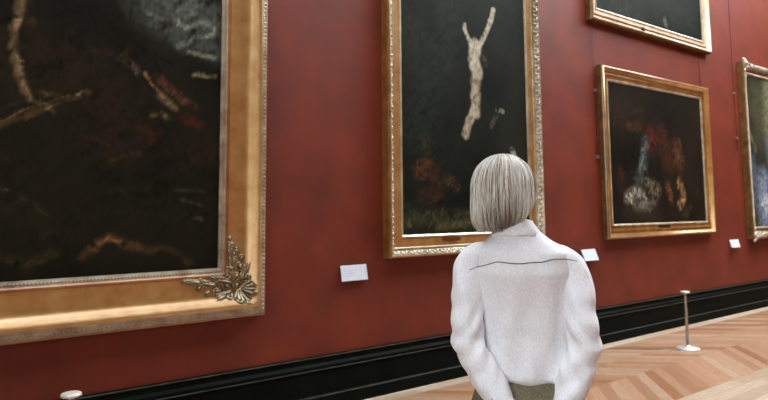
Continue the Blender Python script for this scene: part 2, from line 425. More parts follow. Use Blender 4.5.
STROKES = {
    'big': [
        ([(0.2, 2.4), (0.9, 2.5), (1.3, 2.2)], 0.55, (44, 32, 20), 0.9, 0.7),
        ([(0.9, 1.5), (1.5, 1.6), (2.0, 1.5)], 0.40, (34, 30, 18), 0.9, 0.7),
        ([(1.2, 2.0), (1.6, 1.9), (2.0, 2.0)], 0.25, (46, 32, 22), 0.9, 0.7),
        ([(0.3, 1.75), (0.8, 1.85)], 0.22, (44, 36, 22), 0.9, 0.6),
        ([(1.51, 2.97), (1.76, 2.87), (1.99, 2.80)], 0.363, (70, 74, 66), 0.5, 0.9),
        ([(1.65, 3.04), (2.00, 3.03)], 0.216, (104, 106, 96), 0.6, 0.7),
        ([(1.69, 2.90), (1.80, 2.86), (1.91, 2.92), (2.00, 2.88)], 0.036, (160, 158, 140), 0.7, 0.7),
        ([(1.73, 2.72), (1.88, 2.80), (1.98, 2.84)], 0.036, (150, 148, 130), 0.7, 0.7),
        ([(1.80, 2.68), (1.99, 2.67)], 0.029, (172, 165, 140), 0.5, 0.8),
        ([(1.51, 2.92), (1.62, 2.89)], 0.028, (130, 130, 115), 0.8, 0.6),
        ([(1.37, 3.02), (1.44, 2.89), (1.52, 2.76), (1.64, 2.71), (1.73, 2.60), (2.00, 2.59)], 0.095, (26, 24, 17), 0.4, 1),
        ([(1.25, 2.79), (1.32, 2.66), (1.52, 2.57)], 0.263, (24, 20, 13), 0.5, 1),
        ([(1.83, 2.53), (1.99, 2.52)], 0.029, (150, 132, 96), 0.5, 0.8),
        ([(0.72, 2.87), (0.69, 2.71), (0.69, 2.55), (0.73, 2.40), (0.80, 2.25)], 0.047, (140, 112, 78), 0.4, 0.9),
        ([(0.72, 2.82), (0.69, 2.66)], 0.023, (178, 148, 108), 0.5, 0.7),
        ([(0.71, 2.51), (0.76, 2.36), (0.81, 2.25)], 0.017, (170, 138, 98), 0.5, 0.7),
        ([(0.75, 2.86), (0.72, 2.77), (0.78, 2.72)], 0.065, (70, 56, 38), 0.7, 0.6),
        ([(0.64, 2.07), (0.80, 2.15), (0.96, 2.24), (1.13, 2.32)], 0.039, (96, 72, 44), 0.35, 0.95),
        ([(0.64, 2.09), (0.85, 2.21), (1.11, 2.33)], 0.011, (150, 118, 78), 0.5, 0.7),
        ([(0.64, 2.15), (0.75, 2.22)], 0.011, (60, 48, 34), 0.5, 0.7),
        ([(0.81, 2.24), (0.90, 2.21), (0.94, 2.18)], 0.023, (120, 96, 66), 0.5, 0.8),
        ([(1.16, 2.60), (1.31, 2.58), (1.37, 2.62)], 0.051, (66, 50, 30), 0.6, 0.8),
        ([(1.37, 2.55), (1.44, 2.51)], 0.054, (92, 78, 54), 0.6, 0.8),
        ([(1.50, 2.50), (1.55, 2.41), (1.64, 2.33)], 0.016, (165, 122, 76), 0.4, 0.9),
        ([(1.59, 2.47), (1.72, 2.37), (1.85, 2.29)], 0.056, (104, 62, 42), 0.5, 0.8),
        ([(1.61, 2.35), (1.71, 2.27)], 0.049, (150, 116, 78), 0.5, 0.85),
        ([(1.54, 2.21), (1.66, 2.20)], 0.034, (128, 96, 60), 0.6, 0.7),
        ([(1.78, 2.20), (1.89, 2.17)], 0.072, (92, 40, 28), 0.6, 0.7),
        ([(1.47, 2.11), (1.60, 2.08), (1.54, 2.03)], 0.061, (74, 36, 22), 0.7, 0.6),
        ([(1.18, 2.01), (1.27, 1.99)], 0.038, (66, 50, 28), 0.7, 0.6),
        ([(1.28, 1.89), (1.47, 1.94)], 0.026, (80, 68, 42), 0.7, 0.6),
        ([(0.85, 2.29), (0.96, 2.29)], 0.024, (96, 72, 44), 0.7, 0.6),
        ([(0.66, 1.70), (0.77, 1.65), (0.92, 1.54)], 0.022, (78, 68, 42), 0.7, 0.7),
        ([(0.66, 1.62), (0.82, 1.53), (1.00, 1.38)], 0.144, (42, 36, 22), 0.7, 0.7),
        ([(0.67, 1.30), (0.81, 1.25), (0.95, 1.29)], 0.066, (72, 62, 36), 0.6, 0.8),
        ([(1.13, 1.27), (1.23, 1.35), (1.31, 1.38), (1.41, 1.34), (1.49, 1.31)], 0.055, (112, 80, 46), 0.5, 0.85),
        ([(1.21, 1.35), (1.29, 1.37), (1.37, 1.35)], 0.019, (160, 118, 70), 0.5, 0.7),
        ([(1.49, 1.32), (1.57, 1.29), (1.66, 1.30), (1.84, 1.20)], 0.053, (84, 64, 38), 0.6, 0.8),
        ([(1.75, 1.63), (1.90, 1.60)], 0.021, (80, 74, 52), 0.6, 0.6),
        ([(1.80, 1.52), (1.93, 1.49)], 0.021, (88, 80, 56), 0.6, 0.6),
        ([(1.72, 1.70), (1.94, 1.69)], 0.021, (70, 66, 46), 0.7, 0.6),
        ([(1.28, 1.69), (1.61, 1.72)], 0.038, (46, 42, 26), 0.7, 0.6),
        ([(1.35, 1.55), (1.69, 1.52)], 0.039, (40, 36, 22), 0.7, 0.6),
    ],
    'mid': [
        ([(3.94, 3.20), (4.12, 2.85), (3.99, 2.27)], 0.436, (40, 44, 34), 0.9, 0.7),
        ([(4.40, 3.47), (4.33, 2.97)], 0.353, (44, 47, 37), 0.9, 0.6),
        ([(5.03, 3.59), (4.97, 3.43), (4.87, 3.27), (4.78, 3.15)], 0.065, (196, 186, 164), 0.35, 1),
        ([(4.60, 3.35), (4.64, 3.25), (4.72, 3.16)], 0.054, (190, 178, 156), 0.35, 1),
        ([(4.75, 3.17), (4.72, 3.02), (4.76, 2.91)], 0.160, (198, 186, 164), 0.35, 1),
        ([(4.77, 2.91), (4.74, 2.72), (4.74, 2.50)], 0.135, (174, 160, 136), 0.5, 1),
        ([(4.84, 3.14), (4.89, 3.00)], 0.062, (90, 74, 56), 0.6, 0.7),
        ([(4.71, 2.82), (4.80, 2.81)], 0.049, (96, 76, 56), 0.7, 0.7),
        ([(4.72, 2.54), (4.64, 2.39), (4.59, 2.27)], 0.105, (182, 166, 140), 0.45, 1),
        ([(5.08, 2.53), (4.96, 2.38)], 0.051, (96, 94, 80), 0.5, 0.8),
        ([(5.05, 2.55), (5.15, 2.54)], 0.051, (160, 158, 144), 0.5, 0.8),
        ([(5.28, 2.15), (5.34, 2.07)], 0.065, (176, 176, 166), 0.5, 0.8),
        ([(3.96, 1.90), (4.13, 1.93), (4.18, 1.73), (4.03, 1.65)], 0.169, (74, 44, 26), 0.6, 0.85),
        ([(3.96, 1.96), (4.11, 1.98)], 0.074, (92, 54, 32), 0.6, 0.8),
        ([(4.33, 1.82), (4.44, 1.77)], 0.101, (84, 60, 36), 0.6, 0.7),
        ([(4.04, 2.18), (4.08, 2.11)], 0.108, (62, 50, 34), 0.7, 0.6),
        ([(3.76, 1.44), (4.10, 1.47), (4.62, 1.48)], 0.121, (84, 80, 50), 0.7, 0.8),
        ([(4.22, 1.39), (4.75, 1.42)], 0.076, (112, 102, 64), 0.7, 0.7),
        ([(3.76, 1.58), (3.92, 1.51)], 0.081, (60, 64, 44), 0.7, 0.7),
    ],
    'small': [
        ([(7.13, 2.73), (7.76, 2.66)], 0.272, (50, 34, 18), 0.8, 0.7),
        ([(7.47, 2.57), (7.75, 2.56)], 0.124, (86, 58, 30), 0.7, 0.7),
        ([(7.98, 2.52), (8.01, 2.34)], 0.225, (88, 34, 24), 0.6, 0.8),
        ([(7.87, 2.38), (7.81, 2.15), (7.69, 1.92)], 0.185, (86, 98, 92), 0.5, 0.9),
        ([(7.77, 2.28), (7.70, 1.99)], 0.073, (120, 130, 122), 0.5, 0.7),
        ([(8.28, 2.49), (8.40, 2.17), (8.62, 2.32)], 0.350, (66, 36, 22), 0.6, 0.8),
        ([(8.68, 2.32), (8.71, 2.11)], 0.224, (88, 56, 34), 0.6, 0.8),
        ([(7.25, 2.01), (7.28, 1.81)], 0.136, (74, 46, 26), 0.7, 0.7),
        ([(7.40, 1.67), (7.63, 1.74), (7.78, 1.62)], 0.155, (168, 156, 138), 0.5, 0.95),
        ([(7.57, 1.57), (7.90, 1.57), (8.05, 1.70)], 0.140, (124, 112, 94), 0.6, 0.9),
        ([(7.87, 1.85), (8.11, 1.77)], 0.165, (128, 112, 86), 0.6, 0.85),
        ([(8.68, 1.89), (8.77, 1.70), (8.65, 1.57)], 0.121, (180, 136, 84), 0.5, 0.95),
        ([(8.37, 1.86), (8.45, 1.64)], 0.117, (120, 76, 42), 0.6, 0.8),
        ([(8.92, 1.54), (8.80, 1.46)], 0.144, (66, 58, 38), 0.7, 0.7),
        ([(7.30, 1.50), (8.13, 1.44)], 0.136, (54, 48, 34), 0.8, 0.7),
    ],
    'top': [
        ([(6.97, 4.05), (7.88, 4.12)], 0.273, (36, 48, 32), 0.8, 0.7),
        ([(8.39, 4.24), (9.21, 4.19)], 0.406, (34, 42, 30), 0.8, 0.7),
        ([(8.51, 4.10), (8.55, 3.99)], 0.070, (120, 122, 102), 0.5, 0.9),
        ([(7.40, 3.98), (8.11, 3.97)], 0.144, (46, 52, 34), 0.8, 0.6),
    ],
    'right': [
        ([(11.23, 3.34), (11.47, 2.95)], 0.597, (70, 68, 46), 0.8, 0.9),
        ([(11.79, 3.48), (11.76, 2.81)], 0.575, (120, 118, 92), 0.8, 0.9),
        ([(10.92, 2.72), (11.10, 2.44)], 0.104, (112, 118, 90), 0.5, 0.8),
        ([(10.92, 2.20), (11.05, 1.65)], 0.362, (84, 96, 112), 0.8, 0.9),
        ([(11.32, 1.97), (11.29, 1.30)], 0.430, (128, 140, 158), 0.7, 0.9),
        ([(11.35, 1.65), (11.41, 1.56)], 0.214, (188, 190, 196), 0.6, 0.9),
        ([(11.79, 2.47), (11.84, 1.33)], 0.567, (108, 120, 136), 0.8, 0.9),
    ],
}
def paint_canvas(name, x0, x1, z0, z1, depth, nx, nz, base, key, parent, ox, oz, seed):
    """oil picture on a stretched canvas: brush strokes given in metres on the wall"""
    gain={'big':.72,'mid':.92,'small':.85,'top':.8,'right':1.0}[key]
    RR=random.Random(int(seed*10)); st=[]
    def jit(c,k): 
        g=RR.uniform(1-k,1+k*.7); return tuple(max(0,min(255,q*g+RR.uniform(-6,6))) for q in c)
    for p_,w_,c_,s_,a_ in STROKES[key]:
        c_=tuple(q*.93 for q in c_)
        if len(p_)>2: p_=smooth_prof(p_,4)
        pale_form = key=='mid' and sum(c_)>330
        if pale_form or w_>.3: st.append((p_,w_,c_,s_,a_*(1 if w_>.3 else gain))); continue
        st.append((p_,w_*1.1,c_,.9,a_*gain*(.55 if key!='big' else .7)))
        # broken dabs of paint over the mass
        L=max(1,int(len(p_)*1.0)); nd_=int(6+28*min(1,w_*4))
        for k in range(nd_):
            q=p_[RR.randrange(len(p_))] if len(p_)>1 else p_[0]
            if len(p_)>1:
                i2=RR.randrange(len(p_)-1); t=RR.random(); q=tuple(p_[i2][e]*(1-t)+p_[i2+1][e]*t for e in (0,1))
            r=w_*.55*math.sqrt(RR.random()); an=RR.uniform(0,2*PI); cx,cz=q[0]+r*math.cos(an),q[1]+r*math.sin(an)
            ln=RR.uniform(.12,.42)*max(w_,.05); da=RR.uniform(-.9,.9)+RR.choice((0,PI/2))
            st.append(([(cx-ln*math.cos(da),cz-ln*math.sin(da)),(cx+ln*math.cos(da),cz+ln*math.sin(da))],max(.012,w_*RR.uniform(.08,.24)),jit(c_,.35) if RR.random()<.75 else tuple(q*.35 for q in c_),.8,a_*gain*.8))
    b0=[lin(q) for q in base]; N1=[];N3=[];N4=[];WX=[];WZ=[];vs=[];cs=[]
    for j in range(nz+1):
        z=z0+(z1-z0)*j/nz
        for i in range(nx+1):
            x=x0+(x1-x0)*i/nx
            n1=noise.fractal(Vector((x*1.6+seed,z*1.6,seed)),.9,2.1,4)
            n2=noise.noise(Vector((x*14,z*14,seed))); n3=noise.noise(Vector((x*40,z*22,seed+3)))
            n4=noise.fractal(Vector((x*9+seed,z*13-x*6,seed+5)),.9,2.1,3)
            f=1+.55*n1+.12*n3+.2*n4
            cs.append([max(0,b0[0]*f*(1+.12*n1)),max(0,b0[1]*f),max(0,b0[2]*f*(1-.1*n1))]); vs.append((x-ox,-depth,z-oz))
            N3.append(n3); N4.append(n4); WX.append(x+.012*n2+.02*n1+.006*n3); WZ.append(z+.012*noise.noise(Vector((z*14,x*14,seed+9)))+.008*n4)
    hx=(x1-x0)/nx; hz=(z1-z0)/nz
    for pts,w,c,soft,al in st:
        col=[lin(q) for q in c]; pad=w*.5*(1+soft*.6)+.07
        i0=max(0,int((min(q[0] for q in pts)-pad-x0)/hx)); i1=min(nx,int((max(q[0] for q in pts)+pad-x0)/hx)+1)
        j0=max(0,int((min(q[1] for q in pts)-pad-z0)/hz)); j1=min(nz,int((max(q[1] for q in pts)+pad-z0)/hz)+1)
        segs=[(a_[0],a_[1],b_[0]-a_[0],b_[1]-a_[1]) for a_,b_ in zip(pts,pts[1:])] or [(pts[0][0],pts[0][1],0,0)]
        h=w/2; inner=1-soft; lim=1+soft*.6
        for j in range(j0,j1+1):
            for i in range(i0,i1+1):
                n=j*(nx+1)+i; wx=WX[n]; wz=WZ[n]; dm=1e9
                for ax,az,dx,dz in segs:
                    L2=dx*dx+dz*dz; t=0 if L2==0 else max(0,min(1,((wx-ax)*dx+(wz-az)*dz)/L2))
                    ex=wx-ax-dx*t; ez=wz-az-dz*t; d=ex*ex+ez*ez
                    if d<dm: dm=d
                e=math.sqrt(dm)/h
                if e>=lim: continue
                a=1 if e<=inner else 1-(e-inner)/(lim-inner)
                n3=N3[n]; a=a*a*(3-2*a)*al*max(0,min(1,.75+.6*n3+(.8 if soft>.45 else .3)*N4[n]))
                cc=cs[n]; k=1+.15*n3
                for q in range(3): cc[q]=cc[q]*(1-a)+col[q]*k*a
    fs=[(j*(nx+1)+i,j*(nx+1)+i+1,(j+1)*(nx+1)+i+1,(j+1)*(nx+1)+i) for j in range(nz) for i in range(nx)]
    mb=MB(); mb.v=vs; mb.f=fs; mb.c=cs
    # stretcher edge behind, so the canvas has a thickness
    o=len(mb.v); a=(x0-ox,x1-ox,z0-oz,z1-oz)
    mb.add([(a[0],-depth,a[2]),(a[1],-depth,a[2]),(a[1],-depth,a[3]),(a[0],-depth,a[3]),
            (a[0],-.012,a[2]),(a[1],-.012,a[2]),(a[1],-.012,a[3]),(a[0],-.012,a[3])],
           [(0,4,5,1),(1,5,6,2),(2,6,7,3),(3,7,4,0),(4,7,6,5)],b0)
    return obj(name,mb,CANVAS,parent)

# --- big painting on the left
def big_painting():
    x0,x1,z0,z1=-2.75,2.405,.782,5.25; W,Hh=x1-x0,z1-z0; w=.362
    t=empty('framed_painting',(x0,0,z0)); tag(t,'huge dark stormy sea painting in a wide gilded frame, nearest on the left','painting')
    outer=[(0,.004),(0,.075),(.006,.090),(.018,.100)]
    bandp=[(.018,.100),(.070,.124)]
    cove=smooth_prof([(.070,.128),(.078,.150),(.090,.158),(.102,.152),(.130,.118),(.160,.082),(.190,.072),(.26,.070),(.298,.072)],5)
    lin_=[(.298,.072),(.302,.080),(.316,.080),(.320,.066)]
    prof=outer+bandp[1:]+cove+lin_[1:]+[(w,.052)]
    m=MB(); ring(m,W,Hh,cove); ring(m,W,Hh,[(.0,.010),(.0,.011)])
    fr=obj('frame',m,GOLD_BIG,t,True)
    m=MB(); ring(m,W,Hh,outer); ring(m,W,Hh,[(.0,.004),(.0,.002),(w,.002),(w,.030)]); obj('outer_edge',m,GOLD_ORANGE,fr)
    m=MB(); ring(m,W,Hh,[(.018,.100),(.030,.112),(.058,.124),(.070,.128)])
    P=[(.018,.100),(.030,.112),(.058,.124),(.070,.128)]
    beads(m,W,Hh,.036,.117,.011,.030,1.15); beads(m,W,Hh,.056,.124,.007,.018,1.0)
    obj('leaf_moulding',m,SILVER_BEAD,fr)
    m=MB(); ring(m,W,Hh,lin_+[(.322,.064)]); obj('inner_fillet',m,GOLD_ORANGE,fr)
    m=MB(); ring(m,W,Hh,[(.322,.064),(w,.052),(w,.030)]); beads(m,W,Hh,.341,.060,.009,.021,1.1); obj('beaded_liner',m,SILVER_BEAD,fr)
    # corner ornament on the cove, lower right
    def df(x,z):
        s=min(W-x,z); return interp(sorted(prof,key=lambda q:q[0]),max(0.02,min(s,w-.002)))
    m=MB(); C=lambda a,b_:(W-a,b_)     # a = from right edge, b = from bottom edge
    K=.80
    def TT(sg): return (lambda a,b_:C(a,b_)) if sg==0 else (lambda a,b_:C(b_,a))
    # shell palmette on the mitre, fanning to the outer corner
    for k in range(9):
        an=math.radians(-45+(-4+k)*19); c0=C(.215,.215); r_=.105+.012*math.cos((k-4)*.8)
        m.tube([(c0[0]+math.cos(an)*r_*q/5,-(df(c0[0]+math.cos(an)*r_*q/5,c0[1]+math.sin(an)*r_*q/5)+.008+.010*math.sin(q*.6)),c0[1]+math.sin(an)*r_*q/5) for q in range(6)],[.005,.008,.010,.012,.012,.006],6)
    volute(m,C(.235,.235),.034,1.5,.01,0,1,df,w=.012); volute(m,C(.290,.290),.026,1.3,.01,PI,-1,df,w=.010)
    for sg in (0,1):
        T=TT(sg); q=1 if sg==0 else -1; Lf=1.0 if sg==0 else .86
        for (a,b_,r_,tn,a0,dr,w_) in ((.315,.235,.038,1.6,.6,1,.012),(.300,.165,.034,1.5,PI,-1,.011),(.385,.275,.032,1.5,2.4,1,.011),(.395,.205,.034,1.6,1.2,-1,.011),
              (.46,.255,.028,1.5,0,1,.010),(.475,.195,.022,1.4,PI,1,.009),(.53,.285,.024,1.5,0,-1,.009),(.54,.235,.022,1.4,2,1,.009),(.60,.270,.020,1.4,0,1,.008),(.655,.288,.016,1.3,0,-1,.008),(.225,.135,.026,1.4,1.5,1,.010),(.165,.120,.018,1.3,1.5,-1,.009)):
            volute(m,T(.25+(a-.25)*Lf*.92,b_),r_,tn,.01,a0,q*dr,df,w=w_)
        acanthus(m,T(.26,.25),T(.40*Lf,.285),.034,df); acanthus(m,T(.38*Lf,.24),T(.52*Lf,.27),.030,df); acanthus(m,T(.50*Lf,.27),T(.60*Lf,.285),.020,df)
        acanthus(m,T(.27,.20),T(.36,.165),.022,df)
    orn=obj('corner_ornament',m,BRONZE,fr,True); orn['label']='tarnished scrolled leaf ornament on the lower right corner'
    paint_canvas('canvas',x0+w-.01,x1-w+.01,z0+w-.01,z1-w+.01,.040,400,300,(24,22,15),'big',t,x0,z0,2.0)
    return t
big_painting()

def build_painting(x0,x1,z0,z1,label,key,base,grid,canvas_d,frame_parts,w,seed):
    """frame_parts(t, W, H) makes the mouldings; returns the frame object"""
    t=empty('framed_painting',(x0,0,z0)); tag(t,label,'painting')
    W,Hh=x1-x0,z1-z0
    frame_parts(t,W,Hh)
    paint_canvas('canvas',x0+w-.008,x1-w+.008,z0+w-.008,z1-w+.008,canvas_d,grid[0],grid[1],base,key,t,x0,z0,seed)
    return t

# --- tall painting in the middle
def mid_parts(t,W,Hh):
    w=.195
    m=MB(); ring(m,W,Hh,[(w,.02),(0,.002),(0,.085),(.006,.098),(.014,.102)]); fr=obj('frame',m,GOLD_MID,t)
    band=smooth_prof([(.014,.104),(.022,.110),(.036,.096),(.054,.066),(.068,.046)],4)
    m=MB(); ring(m,W,Hh,band); leaf_band(m,W,Hh,.045,band,.016,.046)
    beads(m,W,Hh,.064,.052,.005,.016); obj('leaf_moulding',m,GOLD_PALE,fr,True)
    m=MB(); ring(m,W,Hh,[(.068,.046),(.071,.058),(.084,.060),(.088,.052)]); obj('pale_fillet',m,GOLD_PALE,fr)
    m=MB(); ring(m,W,Hh,smooth_prof([(.088,.052),(.110,.050),(.140,.050),(.168,.048)],4)); obj('flat_moulding',m,GOLD_BIG,fr,True)
    m=MB(); ring(m,W,Hh,[(.168,.048),(.171,.056),(.180,.056),(w,.047),(w,.020)]); obj('inner_fillet',m,GOLD_PALE,fr)
    # name plate on the lower rail, shaped with pointed ends
    cx=4.36-3.585; z=.145
    m=MB(); n=14; top=[]
    for i in range(n):
        u=-1+2*i/(n-1); top.append((cx+u*.125, .020*(1-abs(u)**3)+.003))
    vs=[(x,-.060,z+h) for x,h in top]+[(x,-.060,z-h) for x,h in top]+[(x,-.049,z+h*1.15) for x,h in top]+[(x,-.049,z-h*1.15) for x,h in top]
    fs=[(i,n+i,n+i+1,i+1) for i in range(n-1)]+[(2*n+i,i,i+1,2*n+i+1) for i in range(n-1)]+[(n+i,3*n+i,3*n+i+1,n+i+1) for i in range(n-1)]
    m.add(vs,fs); o=obj('name_plate',m,PLATE,t)
build_painting(3.585,5.70,1.130,4.45,'tall dark painting with a pale forked upright shape, in gilded frame with leaf border','mid',(24,26,20),(190,330),.042,mid_parts,.195,5.0)

# --- the two stacked pictures right of the visitor
def small_parts(plate):
    def f(t,W,Hh):
        w=.178
        m=MB(); ring(m,W,Hh,[(w,.02),(0,.002),(0,.066),(.008,.080),(.014,.086)]); fr=obj('frame',m,GOLD_DARK,t)
        m=MB(); ring(m,W,Hh,smooth_prof([(.014,.086),(.022,.094),(.032,.086),(.048,.062),(.064,.042),(.082,.038)],4)); obj('outer_cove',m,GOLD_BIG if plate else GOLD_DULL,fr,True)
        m=MB(); ring(m,W,Hh,smooth_prof([(.082,.041),(.090,.050),(.104,.050),(.112,.044),(.148,.038)],4)); obj('inner_moulding',m,GOLD_MID if plate else GOLD_DULL,fr,True)
        m=MB(); ring(m,W,Hh,[(.148,.038),(.151,.046),(.162,.046),(w,.036),(w,.02)]); beads(m,W,Hh,.156,.045,.005,.02); obj('inner_fillet',m,GOLD_PALE,fr)
        if plate:
            m=MB(); m.box(W/2-.14,W/2+.14,-.052,-.040,.118,.142); o=obj('name_plate',m,PLATED,t)
        else:
            m=MB(); m.lathe([(.0,0),(.030,0),(.034,.006),(.028,.014),(.012,.018),(.0,.019)],n=20)
            m.v=[(v[0]+1.19,-(.046+v[2]),v[1]+.075) for v in m.v]; m.tube([(1.19,-.06,.075),(1.19,-.066,.045),(1.205,-.062,.03)],[.012,.01,.004],8)
            obj('rosette_boss',m,PLATED,t)
    return f
build_painting(6.885,9.54,1.178,3.262,'smaller dark painting with blurred pale patches in plain gilded frame, at eye level','small',(27,22,15),(240,190),.030,small_parts(True),.178,9.0)
build_painting(6.715,9.72,3.79,6.05,'dark green painting hung high above another, its pale gilt bottom rail in view','top',(17,20,15),(220,160),.030,small_parts(False),.178,13.0)

# --- ornate one at the right edge
def right_parts(t,W,Hh):
    w=.185
    P0=[(0,.085),(.012,.100),(.030,.104),(.060,.086),(.10,.064),(.150,.054),(w,.046)]
    m=MB(); ring(m,W,Hh,[(w,.02),(0,.002)]+P0[:3]); fr=obj('frame',m,GOLD_DARK,t)
    m=MB(); ring(m,W,Hh,smooth_prof(P0[2:],4)); leaf_band(m,W,Hh,.062,P0,.026,.070)
    obj('cove_moulding',m,GOLD_MID,fr,True)
    m=MB(); ring(m,W,Hh,[(.150,.054),(.153,.064),(.168,.064),(w,.050),(w,.02)]); beads(m,W,Hh,.160,.062,.011,.030,1.1)
    beads(m,W,Hh,.024,.104,.010,.034,1.2); obj('beaded_edge',m,GOLD_PALE,fr)
    def df(x,z): return interp(P0,max(.002,min(x,z,W-x,Hh-z)))
    for top in (True,False):
        m=MB(); T=(lambda a,b_:(a,Hh-b_)) if top else (lambda a,b_:(a,b_))
        volute(m,T(.08,.02 if top else .06),.075 if top else .06,1.6,.01,0,1,df,w=.020); volute(m,T(.19,.07),.060,1.5,.01,PI,-1,df,w=.016)
        volute(m,T(.06,.15),.045,1.5,.01,0,-1,df,w=.014); volute(m,T(.32,.06),.050,1.5,.01,0,1,df,w=.014); volute(m,T(.46,.07),.045,1.5,.01,PI,-1,df,w=.013)
        acanthus(m,T(.10,.09),T(.34,.07),.05,df); acanthus(m,T(.07,.10),T(.06,.34),.04,df); acanthus(m,T(.36,.07),T(.62,.07),.045,df); acanthus(m,T(.6,.07),T(.85,.07),.04,df)
        for k in range(5): m.ball((T(.0+.03*k,-.02+.012*k)[0],-.110,T(0,.0-.028+.012*k)[1]),(.022,.016,.022),8,6)
        o=obj('corner_ornament',m,SILVER_BEAD,fr,True); o['label']='pale scrolled leaf ornament on the frame corner'
build_painting(10.70,14.10,1.055,3.815,'cloudy blue-grey painting in ornate gilt frame with scrolls, at the right edge','right',(50,48,36),(240,200),.040,right_parts,.185,21.0)

# --- hanging cables
def cable(x,y,z0,z1,label,clip_z):
    t=empty('hanging_cable',(x,0,z0)); tag(t,label,'cable','steel picture cables')
    m=MB(); m.tube([(0,y,0),(0,y,z1-z0)],.0032,8); obj('wire',m,WIRE,t,True)
    for cz in clip_z:
        m=MB(); m.box(-.014,.014,y-.010,0,cz-.02-z0,cz+.02-z0); m.tube([(0,y,cz-z0),(.06,y-.004,cz-z0)],.004,6); obj('clip',m,STEEL,t)
cable(6.82,-.016,2.05,3.785,'thin dark cable down the left edge of the two stacked pictures',(2.15,2.95))
cable(9.45,-.016,3.262,3.79,'short dark cable between the two stacked pictures, near their right end',())
cable(10.52,-.016,2.4,H-.4,'long thin dark cable just left of the ornate blue-grey painting',(2.6,3.3))

# --- labels: sloping cards on wedge brackets
def wall_label(xc,zt,W,hgt,e,label):
    t=empty('wall_label',(xc,0,zt)); tag(t,label,'label')
    tk=.008
    m=MB(); a=W/2
    # card: top edge near the wall, bottom edge standing out
    m.add([(-a,-.014,0),(a,-.014,0),(a,-e,-hgt),(-a,-e,-hgt),(-a,-.014+tk,-.004),(a,-.014+tk,-.004),(a,-e+tk,-hgt-.004),(-a,-e+tk,-hgt-.004)],
          [(3,2,1,0),(4,5,6,7),(0,1,5,4),(1,2,6,5),(2,3,7,6),(3,0,4,7)])
    obj('card',m,LABEL,t)
    m=MB(); b_=a-.012
    m.add([(-b_,0,-.004),(b_,0,-.004),(b_,0,-hgt+.01),(-b_,0,-hgt+.01),(-b_,-.008,-.006),(b_,-.008,-.006),(b_,-e+tk+.002,-hgt+.004),(-b_,-e+tk+.002,-hgt+.004)],
          [(0,1,2,3),(7,6,5,4),(0,4,5,1),(1,5,6,2),(2,6,7,3),(3,7,4,0)])
    obj('bracket',m,LABELB,t)
    m=MB()
    for k,(u0,u1) in enumerate(((.10,.42),(.10,.55),(.10,.50),(.10,.36))):
        s=.22+.15*k; y=-.014+(-e+.014)*s-.0012; z=-hgt*s
        dz=.0035
        m.add([(-a+W*u0,y,z),(-a+W*u1,y,z),(-a+W*u1,y-.0008,z-dz),(-a+W*u0,y-.0008,z-dz)],[(3,2,1,0)])
    obj('print',m,INK,t)
wall_label(3.262,1.094,.262,.125,.040,'pale label card on red wall between the huge and the tall painting')
wall_label(6.565,1.080,.262,.124,.062,'pale label card just above the visitor\'s right shoulder')
wall_label(10.225,1.064,.275,.114,.045,'small pale label card beside the ornate painting, furthest right')

# --- stanchions
def stanchion(x,y,label):
    t=empty('stanchion',(x,y,0)); tag(t,label,'stanchion')
    m=MB(); m.lathe([(.0,0),(.118,0),(.124,.004),(.124,.010),(.112,.016),(.060,.024),(.028,.032),(.020,.044),(.0,.044)],n=48); obj('base',m,BASEM,t,True)
    m=MB(); m.lathe([(.0165,.040),(.0165,.598),(.012,.604)],n=24); obj('post',m,STEEL,t,True)
    m=MB(); m.lathe([(.0,.606),(.044,.606),(.050,.609),(.051,.615),(.050,.621),(.045,.625),(.0,.626)],n=32); obj('cap',m,WHITECAP,t,True)
stanchion(7.224,-.783,'low metal barrier post standing whole on the parquet, at the right')
stanchion(.915,-.783,'low barrier post cut by the bottom edge, only its pale cap showing')

# ------------------------------------------------------------------ visitor
CAMP=Vector((0,-4.53382561,1.55))
PX,PY=1.788,-3.040
ROT=math.radians(40.2-90)
vis=empty('person',(PX,PY,0),ROT); tag(vis,'visitor seen from behind with silver-blonde bob, off-white blouse, olive trousers, hands clasped behind back','person')

HC=Vector((-.054,.005,1.620))      # middle of the head
HR=Matrix.Rotation(math.radians(-22),3,'Z') @ Matrix.Rotation(math.radians(6),3,'X')
def hd(x,y,z): return HC+HR@Vector((x,y,z))
# joints
SH={-1:Vector((-.170,-.010,1.358)),1:Vector((.152,-.010,1.352))}
EL={-1:Vector((-.182,-.075,1.120)),1:Vector((.174,-.078,1.115))}
WR={-1:Vector((-.050,-.195,.915)),1:Vector((.095,-.190,.890))}
b=MB()
